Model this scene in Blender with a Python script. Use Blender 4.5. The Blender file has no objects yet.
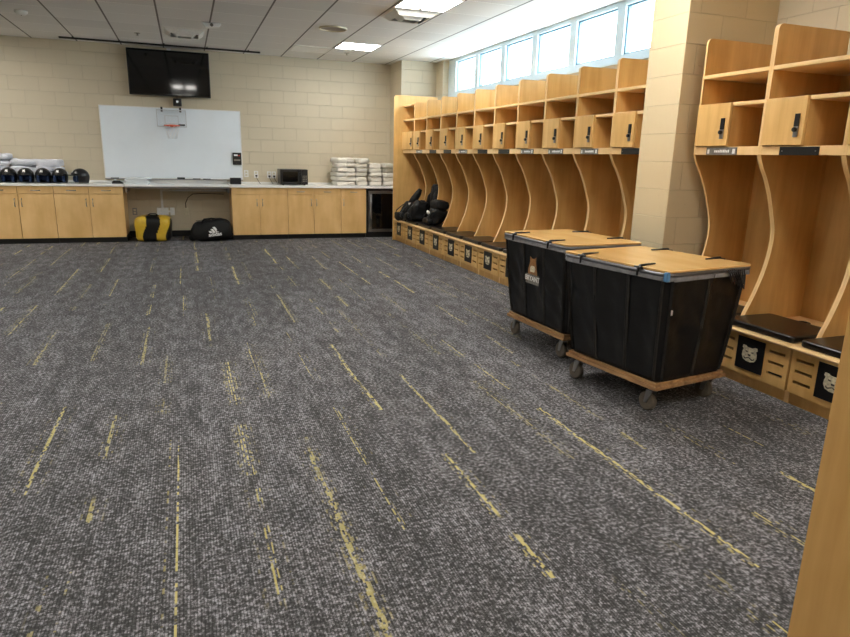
import bpy, bmesh, math, random
from mathutils import Vector, Matrix, noise
random.seed(7)
C = bpy.context.scene.collection
PI = math.pi
sin, cos, rad = math.sin, math.cos, math.radians

# ------------------------------------------------------------------ materials
def newmat(name):
    m = bpy.data.materials.new(name); m.use_nodes = True
    nt = m.node_tree; nt.nodes.clear()
    out = nt.nodes.new('ShaderNodeOutputMaterial')
    b = nt.nodes.new('ShaderNodeBsdfPrincipled')
    nt.links.new(b.outputs[0], out.inputs[0])
    return m, nt, b, out
def S(c):  # sRGB 0-255 -> linear
    f = lambda v: (v/255/12.92) if v/255 <= .04045 else ((v/255+.055)/1.055)**2.4
    return (f(c[0]), f(c[1]), f(c[2]), 1)
class N:
    def __init__(s, nt): s.nt = nt
    def _in(s, sock, v):
        if v is None: return
        if isinstance(v, bpy.types.NodeSocket): s.nt.links.new(v, sock)
        else: sock.default_value = v
    def math(s, op, a, b=None, c=None, clamp=False):
        n = s.nt.nodes.new('ShaderNodeMath'); n.operation = op; n.use_clamp = clamp
        s._in(n.inputs[0], a); s._in(n.inputs[1], b); s._in(n.inputs[2], c); return n.outputs[0]
    def pos(s):
        g = s.nt.nodes.new('ShaderNodeNewGeometry'); x = s.nt.nodes.new('ShaderNodeSeparateXYZ')
        s.nt.links.new(g.outputs['Position'], x.inputs[0]); return x.outputs[0], x.outputs[1], x.outputs[2]
    def objpos(s):
        g = s.nt.nodes.new('ShaderNodeTexCoord'); x = s.nt.nodes.new('ShaderNodeSeparateXYZ')
        s.nt.links.new(g.outputs['Object'], x.inputs[0]); return x.outputs[0], x.outputs[1], x.outputs[2]
    def comb(s, x, y, z=0.):
        n = s.nt.nodes.new('ShaderNodeCombineXYZ'); s._in(n.inputs[0], x); s._in(n.inputs[1], y); s._in(n.inputs[2], z); return n.outputs[0]
    def noise(s, v, scale, detail=3., rough=.5):
        n = s.nt.nodes.new('ShaderNodeTexNoise'); s._in(n.inputs['Vector'], v); n.inputs['Scale'].default_value = scale
        n.inputs['Detail'].default_value = detail; n.inputs['Roughness'].default_value = rough; return n.outputs[0]
    def white(s, v):
        n = s.nt.nodes.new('ShaderNodeTexWhiteNoise'); n.noise_dimensions = '3D'; s._in(n.inputs['Vector'], v)
        sp = s.nt.nodes.new('ShaderNodeSeparateColor'); s.nt.links.new(n.outputs[1], sp.inputs[0]); return sp.outputs[0], sp.outputs[1], sp.outputs[2]
    def ramp(s, f, stops):
        n = s.nt.nodes.new('ShaderNodeValToRGB'); s._in(n.inputs[0], f); e = n.color_ramp.elements
        while len(e) < len(stops): e.new(.5)
        for el, (p, c) in zip(e, stops): el.position = p; el.color = c
        return n.outputs[0]
    def mix(s, f, a, b, mode='MIX'):
        n = s.nt.nodes.new('ShaderNodeMix'); n.data_type = 'RGBA'; n.blend_type = mode
        s._in(n.inputs[0], f); s._in(n.inputs[6], a); s._in(n.inputs[7], b); return n.outputs[2]
    def sstep(s, v, a, b):
        n = s.nt.nodes.new('ShaderNodeMapRange'); n.interpolation_type = 'SMOOTHSTEP'
        s._in(n.inputs[0], v); n.inputs[1].default_value = a; n.inputs[2].default_value = b; return n.outputs[0]
    def bump(s, h, strength, dist, bsdf):
        n = s.nt.nodes.new('ShaderNodeBump'); n.inputs['Strength'].default_value = strength; n.inputs['Distance'].default_value = dist
        s._in(n.inputs['Height'], h); s.nt.links.new(n.outputs[0], bsdf.inputs['Normal'])

def plain(name, c, rough=.5, metal=0., spec=.5, var=.06, scale=30., bump=0.):
    """plain colour with a faint procedural mottle"""
    m, nt, b, o = newmat(name); n = N(nt)
    col = S(c); x, y, z = n.objpos(); f = n.noise(n.comb(x, y, z), scale, 3)
    dk = tuple(v*(1-var) for v in col[:3])+(1,); lt = tuple(min(1, v*(1+var)) for v in col[:3])+(1,)
    nt.links.new(n.ramp(f, [(.3, dk), (.7, lt)]), b.inputs['Base Color'])
    b.inputs['Roughness'].default_value = rough; b.inputs['Metallic'].default_value = metal
    b.inputs['Specular IOR Level'].default_value = spec
    if bump: n.bump(f, bump, .01, b)
    return m
def wood(name, c1, c2, rough=.38, grain=1., axis='z', coat=.15):
    m, nt, b, o = newmat(name); n = N(nt); x, y, z = n.pos()
    k = 14*grain
    sc = {'z': (k, k, 1.3), 'y': (k, 1.3, k), 'x': (1.3, k, k)}[axis]
    v = n.comb(n.math('MULTIPLY', x, sc[0]), n.math('MULTIPLY', y, sc[1]), n.math('MULTIPLY', z, sc[2]))
    f = n.noise(v, 1., 5, .55)
    v2 = n.comb(n.math('MULTIPLY', x, 1.7), n.math('MULTIPLY', y, 1.7), n.math('MULTIPLY', z, 1.7))
    g = n.noise(v2, 1.5, 3, .6)
    s2 = n.math('ADD', n.math('MULTIPLY', f, .6), n.math('MULTIPLY', g, .4))
    nt.links.new(n.ramp(s2, [(.36, S(c1)), (.62, S(c2))]), b.inputs['Base Color'])
    b.inputs['Roughness'].default_value = rough
    b.inputs['Coat Weight'].default_value = coat; b.inputs['Coat Roughness'].default_value = .25
    return m
def blockwall(name, c, ph=(0., 0.), flat_x=False, rough=.55):
    m, nt, b, o = newmat(name); n = N(nt); x, y, z = n.pos()
    u = n.math('ADD', x, ph[0]) if flat_x else n.math('ADD', n.math('ADD', x, y), ph[0])
    br = nt.nodes.new('ShaderNodeTexBrick')
    nt.links.new(n.comb(u, n.math('ADD', z, ph[1])), br.inputs['Vector'])
    br.offset = .5; br.inputs['Scale'].default_value = 1; br.inputs['Mortar Size'].default_value = .0035
    br.inputs['Mortar Smooth'].default_value = .6; br.inputs['Brick Width'].default_value = .4064; br.inputs['Row Height'].default_value = .2032
    br.inputs['Bias'].default_value = 0.
    base = S(c)
    br.inputs['Color1'].default_value = base; br.inputs['Color2'].default_value = tuple(v*.965 for v in base[:3])+(1,)
    br.inputs['Mortar'].default_value = tuple(v*.86 for v in base[:3])+(1,)
    fine = n.noise(n.comb(x, y, z), 55., 5, .7)
    pits = n.sstep(n.noise(n.comb(x, y, z), 22., 2), .72, .78)
    col = n.mix(n.math('MULTIPLY', pits, .25), br.outputs[0], (base[0]*.5, base[1]*.48, base[2]*.45, 1))
    nt.links.new(col, b.inputs['Base Color'])
    b.inputs['Roughness'].default_value = rough
    h = n.math('ADD', n.math('MULTIPLY', n.math('SUBTRACT', 1., br.outputs[1]), 1.), n.math('MULTIPLY', fine, .18))
    n.bump(h, .8, .006, b)
    return m
def emis(name, c, s):
    m, nt, b, o = newmat(name); nt.nodes.remove(b)
    e = nt.nodes.new('ShaderNodeEmission'); e.inputs[0].default_value = c; e.inputs[1].default_value = s
    nt.links.new(e.outputs[0], o.inputs[0]); return m
def clear(name, tint, gloss=.08, rough=.02):
    m, nt, b, o = newmat(name); nt.nodes.remove(b)
    t = nt.nodes.new('ShaderNodeBsdfTransparent'); t.inputs[0].default_value = tint
    g = nt.nodes.new('ShaderNodeBsdfGlossy'); g.inputs['Roughness'].default_value = rough
    mx = nt.nodes.new('ShaderNodeMixShader'); mx.inputs[0].default_value = gloss
    nt.links.new(t.outputs[0], mx.inputs[1]); nt.links.new(g.outputs[0], mx.inputs[2]); nt.links.new(mx.outputs[0], o.inputs[0])
    return m

M = {}
M['maple'] = wood('maple veneer', (204, 160, 92), (228, 188, 122))
M['maple_in'] = wood('maple veneer panel', (194, 148, 82), (218, 174, 108))
M['edge'] = wood('maple edge banding', (226, 188, 130), (238, 204, 150), grain=.6)
M['cabmaple'] = wood('pale maple cabinet face', (222, 178, 112), (240, 200, 138), rough=.42, grain=.5)
M['ply'] = wood('varnished plywood', (222, 176, 108), (240, 198, 132), rough=.22, grain=.5, axis='y', coat=.5)
M['deckwood'] = wood('worn dolly wood', (128, 92, 58), (182, 142, 98), rough=.75, grain=2., axis='y', coat=0)
M['wall'] = blockwall('painted block', (204, 192, 167), (.12, 0))
M['pillar'] = blockwall('painted block pillar', (214, 196, 160), (-3.3587+.10, .018), flat_x=True)
M['white'] = plain('white laminate', (240, 240, 238), .35, var=.02)
M['board'] = plain('whiteboard', (232, 240, 247), .22, var=.02, scale=3)
M['blackplastic'] = plain('black plastic', (18, 18, 20), .35)
M['screen'] = plain('tv glass', (5, 5, 6), .06, var=0, spec=.6)
M['vinyl'] = plain('black vinyl', (13, 13, 14), .40, scale=9, bump=.5, spec=.4)
M['vinylseam'] = plain('black seam binding', (42, 40, 38), .5, var=.3)
M['cushion'] = plain('black cushion vinyl', (20, 18, 17), .3)
M['steel'] = plain('brushed steel', (150, 150, 150), .32, metal=1.)
M['galv'] = plain('galvanised tube', (128, 128, 132), .4, metal=.85)
M['greyfabric'] = plain('grey rim wrap', (128, 127, 130), .6, var=.2)
M['chrome'] = plain('satin nickel', (170, 166, 158), .28, metal=1.)
M['baseblack'] = plain('black rubber base', (14, 14, 15), .5)
M['towel'] = plain('white cotton towel', (232, 228, 218), .95, scale=160, bump=.5, spec=.1)
M['jersey'] = plain('white uniform cloth', (216, 218, 226), .85, scale=90, bump=.3, spec=.2)
M['bag'] = plain('black nylon', (14, 14, 15), .6, scale=40, bump=.4, spec=.3)
M['yellow'] = plain('gold vinyl', (206, 170, 48), .4)
M['blue'] = plain('blue padding', (16, 44, 84), .7)
M['bluetape'] = plain('blue tape', (86, 140, 190), .6)
M['ivory'] = plain('ivory plastic', (206, 196, 170), .45)
M['whiteplastic'] = plain('white plastic', (226, 226, 224), .4)
M['greyplate'] = plain('printed grey plate', (112, 108, 102), .35, scale=40, var=.3)
M['trimgrey'] = plain('light grey print', (198, 202, 206), .5)
M['ink'] = plain('white lettering', (232, 232, 230), .5, var=0)
M['cream'] = plain('cream emblem', (205, 196, 170), .5, var=.3, scale=60)
M['brown'] = plain('brown emblem', (150, 104, 58), .5, var=.25, scale=80)
M['wheel'] = plain('scuffed grey rubber wheel', (92, 84, 74), .6, var=.2)
M['orange'] = plain('orange rim', (214, 84, 40), .4)
M['rubber'] = plain('black tape', (12, 12, 12), .5)
M['darkglass'] = plain('dark cooler glass', (8, 8, 9), .08, var=0)
M['paper'] = plain('paper', (224, 230, 234), .7, var=.02)
M['red'] = plain('red marker', (190, 50, 45), .4)
M['vent'] = plain('vent enamel', (226, 225, 220), .4)
M['ventdark'] = plain('vent throat', (70, 66, 62), .6)
M['winframe'] = plain('white aluminium window frame', (210, 224, 230), .35, var=.02)
M['gasket'] = plain('blue-grey window gasket', (120, 150, 170), .5)
M['glass'] = clear('window glass', (.93, .98, 1, 1), .06)
M['acrylic'] = clear('clear acrylic', (.97, .98, .99, 1), .05)
M['lens'] = emis('light diffuser', (1., .965, .90, 1), 15.)

# carpet
def carpet():
    m, nt, b, o = newmat('plank carpet'); n = N(nt); x, y, z = n.pos()
    mul = lambda a, k: n.math('MULTIPLY', a, k)
    W = .29
    cxf = n.math('DIVIDE', x, W); cx = n.math('FLOOR', cxf); fx = n.math('SUBTRACT', cxf, cx)
    r1, r2, r3 = n.white(n.comb(cx, 3.3))
    cyf = n.math('ADD', mul(y, .55), mul(r1, 3.)); cy = n.math('FLOOR', cyf); fy = n.math('SUBTRACT', cyf, cy)
    a, bb, c = n.white(n.comb(cx, cy, 1.7))
    a2, b2, c2 = n.white(n.comb(cx, cy, 9.1))
    sc = n.math('ADD', mul(a, .6), .2)
    wob = mul(n.math('SUBTRACT', n.noise(n.comb(cx, mul(y, 1.4)), 1., 3), .5), .22)
    d = n.math('ABSOLUTE', n.math('SUBTRACT', n.math('SUBTRACT', fx, sc), wob))
    th = n.math('FLOOR', n.math('DIVIDE', x, .0078))
    dash = n.noise(n.comb(mul(th, 7.31), mul(y, 22), cx), 1., 2)
    ta, tb, tc = n.white(n.comb(th, cy, 5.))
    core = n.math('MULTIPLY', n.math('SUBTRACT', 1., n.sstep(d, .026, .044)), n.math('MULTIPLY', n.sstep(dash, .44, .50), n.math('GREATER_THAN', ta, .42)))
    halo = mul(n.math('MULTIPLY', n.math('SUBTRACT', 1., n.sstep(d, .06, .26)), n.math('MULTIPLY', n.sstep(dash, .52, .60), n.math('GREATER_THAN', ta, .72))), .6)
    pres = n.sstep(n.noise(n.comb(mul(cx, 3.7), mul(y, 1.6), cy), 1., 2), .40, .47)
    ln = n.math('MULTIPLY', n.math('GREATER_THAN', fy, mul(a2, .25)), n.math('LESS_THAN', fy, n.math('ADD', .75, mul(b2, .25))))
    streak = n.math('MULTIPLY', n.math('MULTIPLY', n.math('ADD', core, halo, clamp=True), pres), ln)
    streak = n.math('MULTIPLY', streak, n.math('ADD', .3, mul(c, .5)))
    # light flecks on charcoal, denser in some planks than in others
    f1 = n.noise(n.comb(mul(x, 62), mul(y, 54)), 1., 4, .72)
    f2 = n.noise(n.comb(mul(x, 14), mul(y, 5)), 1., 3, .6)
    fl = n.noise(n.comb(mul(th, 1.3), mul(y, 130)), 1., 1, .5)
    v = n.math('ADD', f1, mul(n.math('SUBTRACT', f2, .5), .28))
    v = n.math('ADD', v, mul(n.math('SUBTRACT', c2, .5), .035))
    v = n.math('ADD', v, mul(n.math('SUBTRACT', fl, .5), .22))
    col = n.ramp(v, [(.40, S((58, 58, 59))), (.49, S((80, 80, 81))), (.55, S((118, 117, 121))), (.65, S((168, 167, 174)))])
    rib = n.math('SINE', mul(x, 2*PI/.0104))
    col = n.mix(mul(n.sstep(rib, .1, .9), .55), col, S((30, 30, 32)))
    col = n.mix(streak, col, S((214, 200, 128)))
    nt.links.new(col, b.inputs['Base Color']); b.inputs['Roughness'].default_value = .9; b.inputs['Specular IOR Level'].default_value = .3
    n.bump(n.math('ADD', f1, mul(rib, .1)), .4, .004, b)
    return m
M['carpet'] = carpet()
X0 = -2.0385; T = .6096; Y1 = 10.325
def ceilmat():
    m, nt, b, o = newmat('ceiling tile'); n = N(nt); x, y, z = n.pos()
    gx = n.math('DIVIDE', n.math('SUBTRACT', x, X0), T); fx = n.math('ABSOLUTE', n.math('SUBTRACT', gx, n.math('ROUND', gx)))
    gy = n.math('DIVIDE', n.math('SUBTRACT', y, Y1), T); fy = n.math('ABSOLUTE', n.math('SUBTRACT', gy, n.math('ROUND', gy)))
    inr = n.math('LESS_THAN', x, 4.07)
    lx = n.math('SUBTRACT', 1., n.sstep(fx, .012, .022))
    bar = n.math('MULTIPLY', n.math('LESS_THAN', fy, .014), inr)
    gap = n.math('MULTIPLY', n.math('MULTIPLY', n.math('GREATER_THAN', fy, .014), n.math('LESS_THAN', fy, .02)), inr)
    sp = n.noise(n.comb(x, y, z), 130., 2, .6)
    a, bb, c = n.white(n.comb(n.math('FLOOR', gx), n.math('FLOOR', gy)))
    base = n.ramp(n.math('ADD', n.math('MULTIPLY', sp, .5), n.math('MULTIPLY', a, .3)), [(.2, S((222, 221, 219))), (.6, S((236, 235, 233)))])
    col = n.mix(bar, base, S((255, 255, 253)))
    col = n.mix(n.math('MULTIPLY', gap, .35), col, S((130, 126, 120)))
    col = n.mix(n.math('MULTIPLY', lx, n.math('MULTIPLY', inr, .9)), col, S((86, 82, 78)))  # shadow in the tile gaps running along y, painted as dark lines
    nt.links.new(col, b.inputs['Base Color']); b.inputs['Roughness'].default_value = .85
    n.bump(sp, .25, .003, b)
    return m
M['ceiling'] = ceilmat()

# ------------------------------------------------------------------ geometry helpers
class MB:
    def __init__(s): s.v = []; s.f = []; s.m = []; s.sm = []
    def add(s, vs, fs, mi=0, smooth=False):
        o = len(s.v); s.v += [tuple(p) for p in vs]
        for f in fs: s.f.append(tuple(i+o for i in f)); s.m.append(mi); s.sm.append(smooth)
        return s
    def box(s, x0, x1, y0, y1, z0, z1, mi=0):
        x0, x1 = min(x0, x1), max(x0, x1); y0, y1 = min(y0, y1), max(y0, y1); z0, z1 = min(z0, z1), max(z0, z1)
        vs = [(x, y, z) for x in (x0, x1) for y in (y0, y1) for z in (z0, z1)]
        return s.add(vs, [(0, 1, 3, 2), (4, 6, 7, 5), (0, 4, 5, 1), (2, 3, 7, 6), (0, 2, 6, 4), (1, 5, 7, 3)], mi)
    def prism(s, poly, axis, a, b, mi=0):
        """poly: 2D outline; axis 'x','y','z' is the extrusion axis"""
        def P(p, t): return {'x': (t, p[0], p[1]), 'y': (p[0], t, p[1]), 'z': (p[0], p[1], t)}[axis]
        n = len(poly); vs = [P(p, a) for p in poly]+[P(p, b) for p in poly]
        fs = [tuple(range(n)), tuple(range(2*n-1, n-1, -1))]+[(i, i+n, (i+1) % n+n, (i+1) % n) for i in range(n)]
        return s.add(vs, fs, mi)
    def tube(s, pts, r, n=8, mi=0, closed=False):
        pts = [Vector(p) for p in pts]; k = len(pts); vs = []; ref = Vector((0, 0, 1))
        for i, p in enumerate(pts):
            a = pts[(i-1) % k] if (closed or i > 0) else p; b = pts[(i+1) % k] if (closed or i < k-1) else p
            t = (b-a).normalized()
            u = t.cross(ref)
            if u.length < .05: u = t.cross(Vector((0, 1, 0)))
            u.normalize(); w = t.cross(u)
            rr = r[i] if isinstance(r, (list, tuple)) else r
            for j in range(n):
                an = 2*PI*j/n; vs.append(p+u*cos(an)*rr+w*sin(an)*rr)
        fs = []
        for i in range(k if closed else k-1):
            for j in range(n):
                i2 = (i+1) % k; fs.append((i*n+j, i*n+(j+1) % n, i2*n+(j+1) % n, i2*n+j))
        s.add(vs, fs, mi, True)
        if not closed:
            o = len(s.v)-len(vs); s.f.append(tuple(o+j for j in range(n))[::-1]); s.m.append(mi); s.sm.append(False)
            s.f.append(tuple(o+(k-1)*n+j for j in range(n))); s.m.append(mi); s.sm.append(False)
        return s
    def cyl(s, p0, p1, r, n=20, mi=0): return s.tube([p0, p1], r, n, mi)
    def blob(s, c, R, e=.5, amp=.0, freq=6., seed=0, nu=28, nv=16, mi=0, fn=None):
        """superellipsoid with soft random dents"""
        def pw(a, k): return math.copysign(abs(a)**k, a)
        vs = []
        for i in range(nv+1):
            ph = -PI/2+PI*i/nv
            for j in range(nu):
                th = 2*PI*j/nu
                p = Vector((pw(cos(ph), e)*pw(cos(th), e)*R[0], pw(cos(ph), e)*pw(sin(th), e)*R[1], pw(sin(ph), e)*R[2]))
                if fn: p = Vector(fn(p))
                if amp:
                    q = p*freq+Vector((seed*3.1, seed*1.7, seed)); p += p.normalized()*amp*(noise.noise(q)+.5*noise.noise(q*2.3))
                vs.append(p+Vector(c))
        fs = [(i*nu+j, i*nu+(j+1) % nu, (i+1)*nu+(j+1) % nu, (i+1)*nu+j) for i in range(nv) for j in range(nu)]
        return s.add(vs, fs, mi, True)
    def mesh(s, name, mats):
        me = bpy.data.meshes.new(name); me.from_pydata(s.v, [], s.f)
        for m in mats: me.materials.append(M[m] if isinstance(m, str) else m)
        for p, mi, sm in zip(me.polygons, s.m, s.sm): p.material_index = mi; p.use_smooth = sm
        bm = bmesh.new(); bm.from_mesh(me)
        bmesh.ops.remove_doubles(bm, verts=bm.verts, dist=1e-5) if any(s.sm) else None
        bmesh.ops.recalc_face_normals(bm, faces=bm.faces)
        bm.to_mesh(me); bm.free(); me.update(); return me
    def build(s, name, mats, parent=None, bevel=0., loc=None, rot=None, seg=2):
        o = bpy.data.objects.new(name, s.mesh(name, mats if isinstance(mats, (list, tuple)) else [mats])); C.objects.link(o)
        if parent: o.parent = parent
        if loc is not None: o.location = loc
        if rot is not None: o.rotation_euler = rot
        if bevel:
            md = o.modifiers.new('bevel', 'BEVEL'); md.width = bevel; md.segments = seg; md.limit_method = 'ANGLE'; md.angle_limit = rad(40)
        return o
def tag(o, label, cat, group=None):
    o['label'] = label; o['category'] = cat
    if group: o['group'] = group
    return o
def empty(name, label, cat, loc=(0, 0, 0), rz=0., group=None):
    o = bpy.data.objects.new(name, None); C.objects.link(o); o.location = loc; o.rotation_euler = (0, 0, rz); o.empty_display_size = .1
    return tag(o, label, cat, group)
def struct(name, mb, mats, bevel=0.):
    o = mb.build(name, mats, bevel=bevel); o['kind'] = 'structure'; return o
def copytree(o, parent=None):
    c = o.copy(); C.objects.link(c)
    if parent: c.parent = parent
    for ch in [x for x in o.children]: copytree(ch, c)
    return c
def rrect(x0, x1, y0, y1, r, n=6):
    pts = []
    for cx, cy, a in ((x1-r, y1-r, 0), (x0+r, y1-r, 90), (x0+r, y0+r, 180), (x1-r, y0+r, 270)):
        for i in range(n+1):
            t = rad(a+90*i/n); pts.append((cx+r*cos(t), cy+r*sin(t)))
    return pts
def text_obj(name, body, size, ext, mat, parent, mat4, bold=0.):
    cu = bpy.data.curves.new(name+'_curve', 'FONT'); cu.body = body; cu.size = size; cu.extrude = ext; cu.align_x = 'CENTER'; cu.align_y = 'CENTER'; cu.offset = bold
    t = bpy.data.objects.new('tmp_text', cu); C.objects.link(t)
    dg = bpy.context.evaluated_depsgraph_get(); me = bpy.data.meshes.new_from_object(t.evaluated_get(dg))
    bpy.data.objects.remove(t); bpy.data.curves.remove(cu)
    me.materials.clear(); me.materials.append(M[mat]); me.transform(mat4)
    o = bpy.data.objects.new(name, me); C.objects.link(o); o.parent = parent; return o

# ------------------------------------------------------------------ the room
CZ = 2.985; YB = 11.642; XR = 4.17; XL = -5.2; YN = -1.7
struct('floor', MB().box(XL-.2, XR+.35, YN-.2, YB+.2, -.1, 0), 'carpet')
struct('ceiling', MB().box(XL-.2, 4.8, YN-.2, YB+.2, CZ, CZ+.1), 'ceiling')
struct('wall_back', MB().box(XL-.2, 3.545, YB, YB+.2, 0, CZ), 'wall')
struct('wall_left', MB().box(XL-.2, XL, YN-.2, YB, 0, CZ), 'wall')
struct('wall_near', MB().box(XL, 1.41, YN-.2, YN, 0, CZ).box(1.41, XR, YN-.2, .20, 0, CZ), 'wall')
SILL = 2.355
w = MB()
w.box(3.545, 4.6, 10.996, YB+.2, 0, CZ); w.box(4.173, 4.6, 10.667, 10.996, 0, CZ)
w.box(XR, 4.5, 4.31, 10.667, 0, SILL)
w.box(XR, 4.5, YN-.2, 4.31, 0, CZ)
struct('wall_right', w, 'wall')
struct('wall_pillar', MB().box(3.3587, XR, 3.9217, 4.31, 0, CZ), 'pillar', bevel=.006)
# black rubber base along the back wall
struct('baseboard_back', MB().box(-.93, .66, YB-.012, YB-.001, 0, .10), 'baseblack')
# clerestory windows
ys = []
yf = 10.345
k = 0
while yf-.752 > 4.3:
    ys.append((yf-.752, yf)); yf -= .886
for i, (a, b) in enumerate(ys):
    lo = a-.067; hi = b+.067
    if i == 0: hi = 10.665
    if i == len(ys)-1: lo = 4.312
    m = MB(); f0, f1 = 4.27, 4.36
    m.box(f0, f1, lo, a, SILL, CZ-.002); m.box(f0, f1, b, hi, SILL, CZ-.002)
    m.box(f0, f1, a, b, SILL, 2.462); m.box(f0, f1, a, b, 2.935, CZ-.002)
    fr = m.build('window_%d' % (i+1), 'winframe', bevel=.004); fr['kind'] = 'structure'
    m = MB(); g0 = .018
    m.box(4.300, 4.345, a, a+g0, 2.462, 2.935); m.box(4.300, 4.345, b-g0, b, 2.462, 2.935); m.box(4.300, 4.345, a+g0, b-g0, 2.462, 2.462+g0); m.box(4.300, 4.345, a+g0, b-g0, 2.935-g0, 2.935); m.build('gasket', 'gasket', fr)
    MB().box(4.325, 4.331, a-.004, b+.004, 2.458, 2.939).build('pane', 'glass', fr)
struct('trim_1', MB().box(XR-.015, 4.27, 4.312, 10.665, SILL, SILL+.012), 'winframe')

# ------------------------------------------------------------------ ceiling fixtures
def cell(i, j): return X0+T*i, Y1-T*j    # left x, far y
def troffer(i, j, label, split=False):
    x, y = cell(i, j)
    t = empty('ceiling_light', label, 'ceiling light', (x+T/2, y-T/2, CZ), group='lit troffers in the tile ceiling')
    h = T/2-.008; m = MB()
    for a in ((-h, h, -h, -h+.02), (-h, h, h-.02, h), (-h, -h+.02, -h+.02, h-.02), (h-.02, h, -h+.02, h-.02)): m.box(*a, -.008, -.001)
    m.build('frame', 'white', t)
    MB().box(-h+.02, h-.02, -h+.02, h-.02, -.006, -.003).build('diffuser', 'lens', t)
    MB().box(-(.045 if split else .02), (.045 if split else .02), (-h+.02 if split else h-.10), h-.02, -.0085, -.006).build('centre_strip' if split else 'centre_clip', 'ivory', t)
    return t
troffer(7, 0, 'lit square ceiling light closest to the back wall, above the towels')
troffer(7, 5, 'bright square ceiling light at the top edge, next to the large air diffuser')
troffer(7, 10, 'lit ceiling light above the near lockers, ahead of the camera on the locker side')
troffer(7, 15, 'lit ceiling light over the doorway on the locker side, behind the camera')
troffer(3, 17, 'added fill light in the ceiling, out of view right above the camera', True)  # unseen light, added to brighten the near floor and the space under the desk
troffer(3, 10, 'lit ceiling light in the middle row, mirrored in the television', True)
for j in (0, 5, 10, 15): troffer(-2, j, 'lit ceiling light on the far left side, %s from the back wall' % {0: 'first', 5: 'second', 10: 'third', 15: 'fourth'}[j])
def diffuser(i, j, label, h=T/2-.02):
    x, y = cell(i, j)
    t = empty('air_diffuser', label, 'air vent', (x+T/2, y-T/2, CZ))
    m = MB()
    def ring(a, b, z0, z1, mi=0):
        vs = [(sx*a, sy*a, z0) for sx, sy in ((-1, -1), (1, -1), (1, 1), (-1, 1))]+[(sx*b, sy*b, z1) for sx, sy in ((-1, -1), (1, -1), (1, 1), (-1, 1))]
        m.add(vs, [(k, (k+1) % 4, 4+(k+1) % 4, 4+k) for k in range(4)], mi)
    ring(h, h-.03, -.002, -.004); ring(h-.03, h-.10, -.004, -.055); ring(h-.10, h-.11, -.055, -.05); ring(h-.11, h-.05, -.05, -.003)
    m.build('outer_cone', 'vent', t)
    m = MB(); ring(h-.13, h-.19, -.010, -.075); ring(h-.19, h-.20, -.075, -.07); ring(h-.2, h-.14, -.07, -.006)
    m.build('inner_cone', 'vent', t)
    MB().box(-h+.05, h-.05, -h+.05, h-.05, -.003, -.0015).build('throat', 'ventdark', t)
    return t
diffuser(7, 4, 'large square air diffuser with nested cones beside the top ceiling light')
diffuser(3, 0, 'square air diffuser in the ceiling in front of the television')
x, y = cell(6, -1)
t = empty('ceiling_panel', 'unlit pale square ceiling panel by the back wall, left of the lit light', 'ceiling panel', (x+T/2, y-T/2, CZ))
m = MB(); h = T/2-.01
for a in ((-h, h, -h, -h+.03), (-h, h, h-.03, h), (-h, -h+.03, -h+.03, h-.03), (h-.03, h, -h+.03, h-.03)): m.box(*a, -.010, -.001)
m.build('frame', 'vent', t)
m = MB(); m.box(-h+.03, h-.03, -h+.03, h-.03, -.006, -.002)
m.build('panel', 'white', t)
t = empty('ceiling_speaker', 'round beige ceiling speaker in a tile left of the lights', 'speaker', (1.90, 8.80, CZ))
MB().tube([(cos(a)*.17, sin(a)*.17, -.006) for a in [2*PI*q/40 for q in range(40)]], .012, 8, closed=True).build('ring', 'ivory', t)
m = MB(); m.prism([(cos(2*PI*q/40)*.165, sin(2*PI*q/40)*.165) for q in range(40)], 'z', -.006, -.001); m.build('grille', plain('speaker mesh', (150, 142, 130), .7, scale=400, var=.4), t)
t = empty('smoke_detector', 'small round white smoke detector on the ceiling, left of the television', 'smoke detector', (-1.74, 9.50, CZ))
m = MB(); m.tube([(0, 0, -.001), (0, 0, -.02), (0, 0, -.045), (0, 0, -.05)], [.07, .07, .05, .02], 24); m.build('housing', 'whiteplastic', t)
m = MB(); m.cyl((0, 0, -.05), (0, 0, -.054), .008, 12); m.build('indicator', 'ventdark', t)
t = empty('ceiling_sensor', 'white wedge-shaped sensor hanging from the ceiling near the air diffuser', 'sensor', (.42, 9.20, CZ))
m = MB(); m.prism([(-.12, -.004), (.12, -.004), (.09, -.05), (-.06, -.065)], 'y', -.05, .05); m.build('housing', 'whiteplastic', t, bevel=.01)
m = MB(); m.cyl((0, -.051, -.03), (0, -.058, -.03), .02, 16); m.build('lens_window', 'ventdark', t)
for q, (sx, sy, lab) in enumerate([(-.52, 10.44, 'small round sprinkler cap on the ceiling above the television'), (2.53, 10.71, 'small sprinkler head in the ceiling between the lit light and the back wall')]):
    t = empty('sprinkler', lab, 'sprinkler', (sx, sy, CZ))
    m = MB(); m.cyl((0, 0, -.001), (0, 0, -.006), .04, 20); m.build('escutcheon', 'chrome', t)
    m = MB(); m.cyl((0, 0, -.006), (0, 0, -.03), .008, 10); m.cyl((0, 0, -.03), (0, 0, -.033), .02, 14); m.build('head', 'chrome', t)
t = empty('curtain_track', 'long thin dark track hung under the ceiling across the back wall', 'track', (-.19, 11.19, CZ))
m = MB(); m.box(-1.42, 1.42, -.014, .014, -.04, -.016); m.build('rail', 'blackplastic', t, bevel=.004)
for q in range(5):
    m = MB(); m.box(-1.25+q*.62, -1.235+q*.62, -.008, .008, -.017, -.001); m.build('bracket', 'blackplastic', t)

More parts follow.
